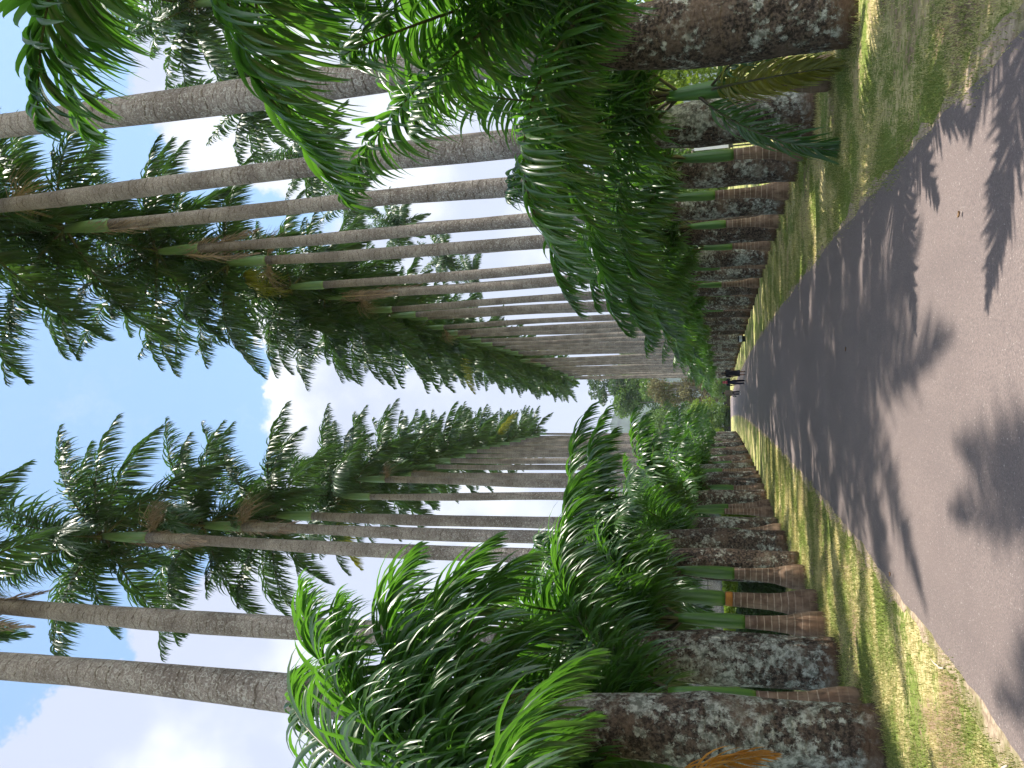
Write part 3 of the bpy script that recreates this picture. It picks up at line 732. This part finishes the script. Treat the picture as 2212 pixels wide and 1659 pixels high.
# backdrop of trees on either side, seen between the low fronds
rnd = random.Random(77)
kinds = ['dense green tree', 'dark leafy tree', 'lime green tree']
for s_, xs, pos in (('right', 1, [(26, 16), (31, 27), (25, 37), (30, 48), (26, 60), (29, 74), (24, 90), (25, 108), (22, 128), (16, 150)]), ('left', -1, [(31, 24), (34, 38), (31, 52), (35, 66), (33, 82), (36, 100), (34, 122), (33, 148)])):
    for i, (x, y) in enumerate(pos):
        kk = rnd.choice((0, 0, 1, 2)); h = rnd.uniform(9, 13)
        broad_tree(xs * x, y, h, rnd.uniform(4.8, 6.5), '%s, %s in line from the camera beyond the %s lawn' % (kinds[kk], ORD[i + 1], s_), 800 + i * 3 + (xs > 0), (M['broad'], M['broad_dark'], M['broad_lime'])[kk], 5200, .26 + y * .0006, group='trees beyond the %s lawn' % s_, low=.04)

def hedge(a, b, h, w, label, seed, mat, n, leaf=.05, core='stone'):
    a, b = Vector(a), Vector(b); L = (b - a).length; rz = math.atan2(b.y - a.y, b.x - a.x)
    root = empty('hedge', (a.x, a.y, 0), rz); tag(root, label, 'hedge')
    rg = np.random.default_rng(seed)
    u = rg.random(n) * L; face = rg.random(n)
    y = np.where(face < .36, -w / 2, np.where(face < .62, w / 2, rg.uniform(-w / 2, w / 2, n))); z = np.where(face < .62, rg.random(n) * h, h)
    p = np.stack([u, y, z], 1) + rg.normal(0, .035, (n, 3)) + .04 * np.sin(np.stack([u * 2.1, u * 3.3, u * 1.7], 1))
    aa = rg.normal(size=(n, 3)); aa /= np.linalg.norm(aa, axis=1)[:, None]; t = rg.normal(size=(n, 3)); uu = np.cross(aa, t); uu /= np.linalg.norm(uu, axis=1)[:, None]; ww = np.cross(aa, uu)
    s = leaf * rg.uniform(.6, 1.4, n)[:, None]; cloud_mesh('foliage', np.stack([p - uu * s, p - ww * s * .5, p + uu * s, p + ww * s * .5], 1), mat, root)
    bx = MB(); bx.box((L / 2, 0, h * .48), (L - .1, w * .8, h * .93)); bx.build('branches', mat, root, False)
hedge((-14.2, 17.2), (-6.6, 23.7), 1.27, .9, 'dark clipped hedge on the lawn behind the left palms', 3, M['broad_dark'], 26000)
hedge((-24, 33), (-8.5, 45.5), 1.75, 1.4, 'pale sunlit lime hedge in front of the grey roughcast wall', 4, M['broad_lime'], 30000, .08)
def wall_and_fence():
    root = empty('boundary_wall', (-26, 36, 0), math.atan2(14.5, 16)); tag(root, 'grey roughcast wall with dark pipe rail beyond the left lawn', 'wall')
    b = MB(); b.box((11, 0, 1.75), (22, .25, 3.5)); b.build('wall_face', M['wall'], root, False)
    c = MB(); c.box((11, 0, 3.56), (22.2, .36, .12)); c.build('coping', M['wall'], root, False)
    r = MB(); r.tube([(0, -.28, 2.75), (22, -.28, 2.75)], .035, 8)
    for i in range(8): r.tube([(1 + i * 2.85, -.28, 2.75), (1 + i * 2.85, -.1, 2.6)], .02, 5)
    r.build('rail', M['metal_dark'], root)
    f = empty('chain_link_fence', (-26.2, 36.6, 0), math.atan2(14.5, 16)); tag(f, 'chain link fence standing behind and above the grey roughcast wall', 'fence')
    for i in range(9):
        p = MB(); p.tube([(i * 2.7, 0, 0), (i * 2.7, 0, 5.6)], .035, 6); p.build('post', M['metal_dark'], f)
    w = MB(); w.tube([(0, 0, 5.55), (21.6, 0, 5.55)], .02, 5)
    n = 150
    for i in range(n):
        x = 21.6 * i / n; w.tube([(x, 0, 3.4), (min(x + 2.15, 21.6), 0, 3.4 + min(2.15, 21.6 - x))], .006, 3, False)
        w.tube([(x, .01, 5.55), (min(x + 2.15, 21.6), .01, 5.55 - min(2.15, 21.6 - x))], .006, 3, False)
    w.build('wire_mesh', M['wire'], f)
wall_and_fence()

def poster_board():
    root = empty('poster_board', (9.0, 31.2, 0), R(-14)); tag(root, 'white poster board with orange and yellow printing behind the right palms', 'sign board')
    b = MB(); b.box((0, 0, 1.85), (1.5, .06, 1.3)); b.build('panel', M['white'], root, False)
    o = MB(); o.box((.05, -.034, 1.33), (.60, .004, .24)); o.build('orange_print', M['orange'], root, False)
    y = MB(); y.box((-.45, -.034, 1.42), (.30, .004, .40)); y.build('yellow_print', M['yellow'], root, False)
    g = MB(); g.box((.55, -.034, 1.36), (.28, .004, .28)); g.build('green_print', M['lime_print'], root, False)
    for s in (-.7, .7):
        p = MB(); p.tube([(s, .06, -.05), (s, .06, 2.6)], .03, 8); p.build('post', M['metal_dark'], root)
poster_board()
def litter_box():
    y = 58.6; root = empty('litter_bin', (4.2 - .75 + curve(y), y - 1.2, 0)); tag(root, 'small black bin with pale band at the foot of a right-hand palm', 'bin')
    b = MB(); b.lathe([(.19, 0), (.21, .05), (.22, .42), (.24, .44), (.24, .50), (.2, .52)], 16); b.build('body', M['bin_black'], root)
    c = MB(); c.lathe([(.226, .22), (.232, .24), (.232, .38), (.226, .40)], 16); c.build('band', M['bin_pale'], root)
litter_box()
b = MB(); b.box((0, 0, .7), (56, .5, 1.4)); o = b.build('kerb_wall', M['stone'], None, False, (-18, 188.4, 0)); tag(o, 'low dark stone wall along the far side of the road end', 'wall')

# small things on the ground
rnd = random.Random(12)
def twig(x, y, l, a, label, r=.008):
    b = MB(); pts = [(0, 0, .012)]
    for i in range(5):
        a2 = a + rnd.uniform(-.3, .3); p = pts[-1]; pts.append((p[0] + math.cos(a2) * l / 5, p[1] + math.sin(a2) * l / 5, .012 + rnd.uniform(0, .015)))
    b.tube(pts, [r, r, r * .9, r * .7, r * .5, r * .2], 6); tag(b.build('twig', M['twig'], None, True, (x, y, 0)), label, 'twig', 'dry twigs lying about')
twig(2.15, 5.0, .62, .1, 'pale bent twig on the grass at the right road edge', .012)
twig(-2.45, 6.6, .35, 1.9, 'short pale twig at the left road edge beyond the frond shadow')
twig(-2.5, 5.2, .4, 2.3, 'brown twig lying nearest the camera at the left road edge')
twig(-3.1, 5.35, .35, 3.0, 'thin twig in the shaded grass of the left verge')
def leaf_bits():
    k = 0
    spots = [(.95, 5.9, 'small curled brown leaf on the sunlit asphalt right of centre'), (-3.0, 5.9, 'pale heart shaped leaf in the shaded left verge grass'), (-2.2, 8.4, 'dry leaf strip on soil at the left road edge'), (.1, 11., 'brown leaf scrap in the middle of the road ahead')]
    for (x, y, lab) in spots:
        s = rnd.uniform(.018, .03); a = rnd.uniform(0, 6.28); v = []
        for j in range(5):
            t = j / 4; w = s * .6 * math.sin(math.pi * (t * .86 + .07))
            for sg in (-1, 0, 1): v.append((s * 2 * (t - .5), sg * w, .012 + abs(sg) * .012 + .02 * (t - .5) ** 2))
        v = [(px * math.cos(a) - py * math.sin(a), px * math.sin(a) + py * math.cos(a), pz) for px, py, pz in v]
        f = [(j * 3 + c, j * 3 + c + 1, j * 3 + c + 4, j * 3 + c + 3) for j in range(4) for c in range(2)]
        o = mesh_obj('fallen_leaf', v, f, M['twig'] if 'pale' in lab else M['litter'], None, True, (x, y, .02 if abs(x) < 2.2 else .02)); tag(o, lab, 'leaf', 'fallen leaves'); k += 1
leaf_bits()

# ------------------------------------------------------------------ people
def skin_body(name, joints, edges, mat, parent, sub=2):
    me = bpy.data.meshes.new(name); me.from_pydata([j[:3] for j in joints], edges, []); me.materials.append(mat)
    o = link_obj(name, me, parent); sk = o.modifiers.new('skin', 'SKIN'); 
    for v, j in zip(me.skin_vertices[0].data, joints): v.radius = (j[3], j[4] if len(j) > 4 else j[3])
    me.skin_vertices[0].data[0].use_root = True
    sk.use_smooth_shade = True; sb = o.modifiers.new('sub', 'SUBSURF'); sb.levels = sub; sb.render_levels = sub
    bpy.context.view_layer.update(); dg = bpy.context.evaluated_depsgraph_get(); nm = bpy.data.meshes.new_from_object(o.evaluated_get(dg))
    o.modifiers.clear(); o.data = nm; nm.materials.clear(); nm.materials.append(mat)
    nm.polygons.foreach_set('use_smooth', [True] * len(nm.polygons)); return o
def person(x, y, rz, H, label, skin, step=.22, arms=((.06, -.05), (.02, .12))):
    s = H / 1.7; root = empty('person', (x, y, 0), rz); tag(root, label, 'person', 'people walking far down the avenue')
    st = step
    J = [(0, 0, .95, .13, .10), (0, 0, 1.12, .12, .09), (0, 0, 1.32, .15, .10), (0, 0, 1.42, .09, .07), (0, -.01, 1.50, .05), (0, -.01, 1.58, .085, .095), (0, -.01, 1.66, .07, .085),
         (-.09, 0, .90, .09), (-.10, -st * .45, .50, .06), (-.10, -st, .09, .042), (-.10, -st - .16, .035, .035, .03),
         (.09, 0, .90, .09), (.10, st * .35, .50, .06), (.10, st, .12, .042), (.10, st - .14, .04, .035, .03),
         (-.19, 0, 1.38, .05), (-.24, arms[0][0], 1.10, .038), (-.25, arms[0][1], .87, .028), (-.25, arms[0][1] - .02, .78, .024),
         (.19, 0, 1.38, .05), (.24, arms[1][0], 1.10, .038), (.25, arms[1][1], .87, .028), (.25, arms[1][1] - .02, .78, .024)]
    for sx, base in ((-1, 18), (1, 22)):
        hx, hy, hz = J[base][:3]
        for q in range(4): J.append((hx + .004 * sx, hy - .024 + .016 * q, hz - .075 - .008 * (q in (1, 2)), .008))
        J.append((hx - .02 * sx, hy - .035, hz - .03, .009))
    J = [tuple([a * s for a in j]) for j in J]
    E = [(0, 1), (1, 2), (2, 3), (3, 4), (4, 5), (5, 6), (0, 7), (7, 8), (8, 9), (9, 10), (0, 11), (11, 12), (12, 13), (13, 14), (3, 15), (15, 16), (16, 17), (17, 18), (3, 19), (19, 20), (20, 21), (21, 22)]
    E += [(18, 23 + q) for q in range(5)] + [(22, 28 + q) for q in range(5)]
    skin_body('body', J, E, skin, root)
    return root, s
def ell(b, c, r, n=12, m=8, zmin=-1.):
    V = []; F = []
    for i in range(m + 1):
        ph = -math.pi / 2 + math.pi * i / m
        for j in range(n): t = 2 * math.pi * j / n; V.append((c[0] + r[0] * math.cos(ph) * math.cos(t), c[1] + r[1] * math.cos(ph) * math.sin(t), c[2] + r[2] * max(zmin, math.sin(ph))))
    for i in range(m):
        for j in range(n): j2 = (j + 1) % n; F.append((i * n + j, i * n + j2, (i + 1) * n + j2, (i + 1) * n + j))
    b.add(V, F)
def sleeves(b, s, arms, rad=.058, zend=1.02):
    for sx, ar in ((-1, arms[0]), (1, arms[1])):
        b.tube([(sx * .10 * s, 0, 1.42 * s), (sx * .20 * s, 0, 1.38 * s), (sx * .245 * s, ar[0] * s, 1.10 * s), (sx * .25 * s, (ar[0] + ar[1]) / 2 * s, zend * s)], [rad * s, rad * 1.1 * s, rad * .9 * s, rad * .8 * s], 10)
def cone_cloth(b, rows, n=18, fold=.04):
    V = []; F = []
    for (z, rx, ry) in rows:
        for j in range(n):
            t = 2 * math.pi * j / n; k = 1 + fold * math.sin(5 * t) * (1 if z < .9 else .2); V.append((rx * k * math.cos(t), ry * k * math.sin(t), z))
    for i in range(len(rows) - 1):
        for j in range(n): j2 = (j + 1) % n; F.append((i * n + j, i * n + j2, (i + 1) * n + j2, (i + 1) * n + j))
    F.append(tuple(range(n))); F.append(tuple((len(rows) - 1) * n + j for j in range(n))[::-1]); b.add(V, F)
def trousers(root, s, st, mat):
    b = MB()
    b.tube([(0, 0, .84 * s), (0, 0, 1.02 * s)], [.155 * s, .15 * s], 14)
    b.tube([(-.085 * s, 0, .95 * s), (-.10 * s, -st * .45 * s, .50 * s), (-.10 * s, -st * .95 * s, .12 * s)], [.105 * s, .082 * s, .065 * s], 12)
    b.tube([(.085 * s, 0, .95 * s), (.10 * s, st * .35 * s, .50 * s), (.10 * s, st * .95 * s, .14 * s)], [.105 * s, .082 * s, .065 * s], 12)
    b.build('trousers', mat, root)
def shoes(root, s, st, mat):
    for sx, yy, z in ((-1, -st, .045), (1, st, .06)):
        b = MB(); ell(b, (sx * .10 * s, (yy - .07) * s, z * s), (.05 * s, .14 * s, .055 * s)); b.build('shoe', mat, root)
def hair(root, s, mat, long=False):
    b = MB(); ell(b, (0, .012 * s, 1.635 * s), (.098 * s, .108 * s, .105 * s))
    if long: b.tube([(0, .07 * s, 1.62 * s), (0, .10 * s, 1.45 * s), (0, .10 * s, 1.28 * s)], [.08 * s, .08 * s, .04 * s], 10)
    b.build('hair', mat, root)
def build_people():
    # pair, walking away; heads face +Y (rz = pi turns the local front, -y, away from us)
    arms = ((.05, .02), (.03, .04))
    p, s = person(-.98, 58.3, math.pi, 1.68, 'person in long black dress with bare lower legs, walking away on the road', M['skin'], .12, arms)
    b = MB(); cone_cloth(b, [(z * s, a * s, c * s) for z, a, c in ((.40, .25, .22), (.62, .23, .19), (.85, .20, .16), (1.05, .155, .125), (1.25, .175, .13), (1.38, .19, .115), (1.46, .09, .075))]); b.build('dress', M['black_cloth'], p)
    b = MB(); sleeves(b, s, arms); b.build('sleeves', M['black_cloth'], p); shoes(p, s, .12, M['black_cloth']); hair(p, s, M['hair'], True)
    arms = ((.02, -.04), (-.10, -.28))
    p, s = person(-1.62, 58.1, math.pi, 1.60, 'person in dark blue top with pink scarf striding beside the one in black dress', M['skin'], .24, arms)
    trousers(p, s, .24, M['navy_cloth']); b = MB(); cone_cloth(b, [(z * s, a * s, c * s) for z, a, c in ((.80, .20, .165), (.95, .185, .15), (1.1, .155, .125), (1.28, .18, .13), (1.38, .185, .115), (1.46, .09, .075))]); b.build('top', M['navy_cloth'], p)
    b = MB(); sleeves(b, s, arms); b.build('sleeves', M['navy_cloth'], p); shoes(p, s, .24, M['shoe_white'])
    b = MB(); ell(b, (0, .012 * s, 1.62 * s), (.105 * s, .112 * s, .12 * s)); b.tube([(0, .05 * s, 1.52 * s), (0, .1 * s, 1.36 * s)], [.10 * s, .13 * s], 12); b.build('scarf', M['red_cloth'], p)
    arms = ((.05, .05), (.08, .0))
    p, s = person(-3.12, 75.2, math.pi, 1.66, 'person in loose grey-brown shirt, dark trousers and white shoes walking alone', M['skin'], .15, arms)
    trousers(p, s, .15, M['navy_cloth']); b = MB(); cone_cloth(b, [(z * s, a * s, c * s) for z, a, c in ((.78, .24, .20), (.95, .235, .19), (1.15, .22, .17), (1.30, .215, .15), (1.39, .20, .12), (1.47, .09, .075))]); b.build('shirt', M['grey_cloth'], p)
    b = MB(); sleeves(b, s, arms, .07, .95); b.build('sleeves', M['grey_cloth'], p); shoes(p, s, .15, M['shoe_white']); hair(p, s, M['hair'])
    g = empty('handbag', (-3.12 - .30, 75.2, 0)); tag(g, 'round black bag with pale patch hanging from the lone walker\'s left hand', 'bag')
    b = MB(); ell(b, (0, 0, .56), (.10, .17, .17)); b.build('bag_body', M['bin_black'], g)
    b = MB(); b.tube([(0, -.1, .68), (.03, -.05, .76), (.04, 0, .80), (.03, .05, .76), (0, .1, .68)], .012, 6); b.build('handle', M['bin_black'], g)
    b = MB(); ell(b, (0, -.15, .55), (.05, .03, .05)); b.build('patch', M['bin_pale'], g)
build_people()

def build_haze():
    b = MB(); b.box((0, 950, 215), (3400, 2500, 433)); m = bpy.data.materials.new('haze_air'); m.use_nodes = True; k = NT(m.node_tree)
    v = k.n('VolumePrincipled'); v.inputs['Color'].default_value = (.80, .88, 1., 1); v.inputs['Density'].default_value = .00017; v.inputs['Anisotropy'].default_value = .2
    o = k.n('OutputMaterial'); k.link(v.outputs[0], o.inputs['Volume'])
    tag(b.build('haze', m, None, False), kind='stuff')
build_haze()
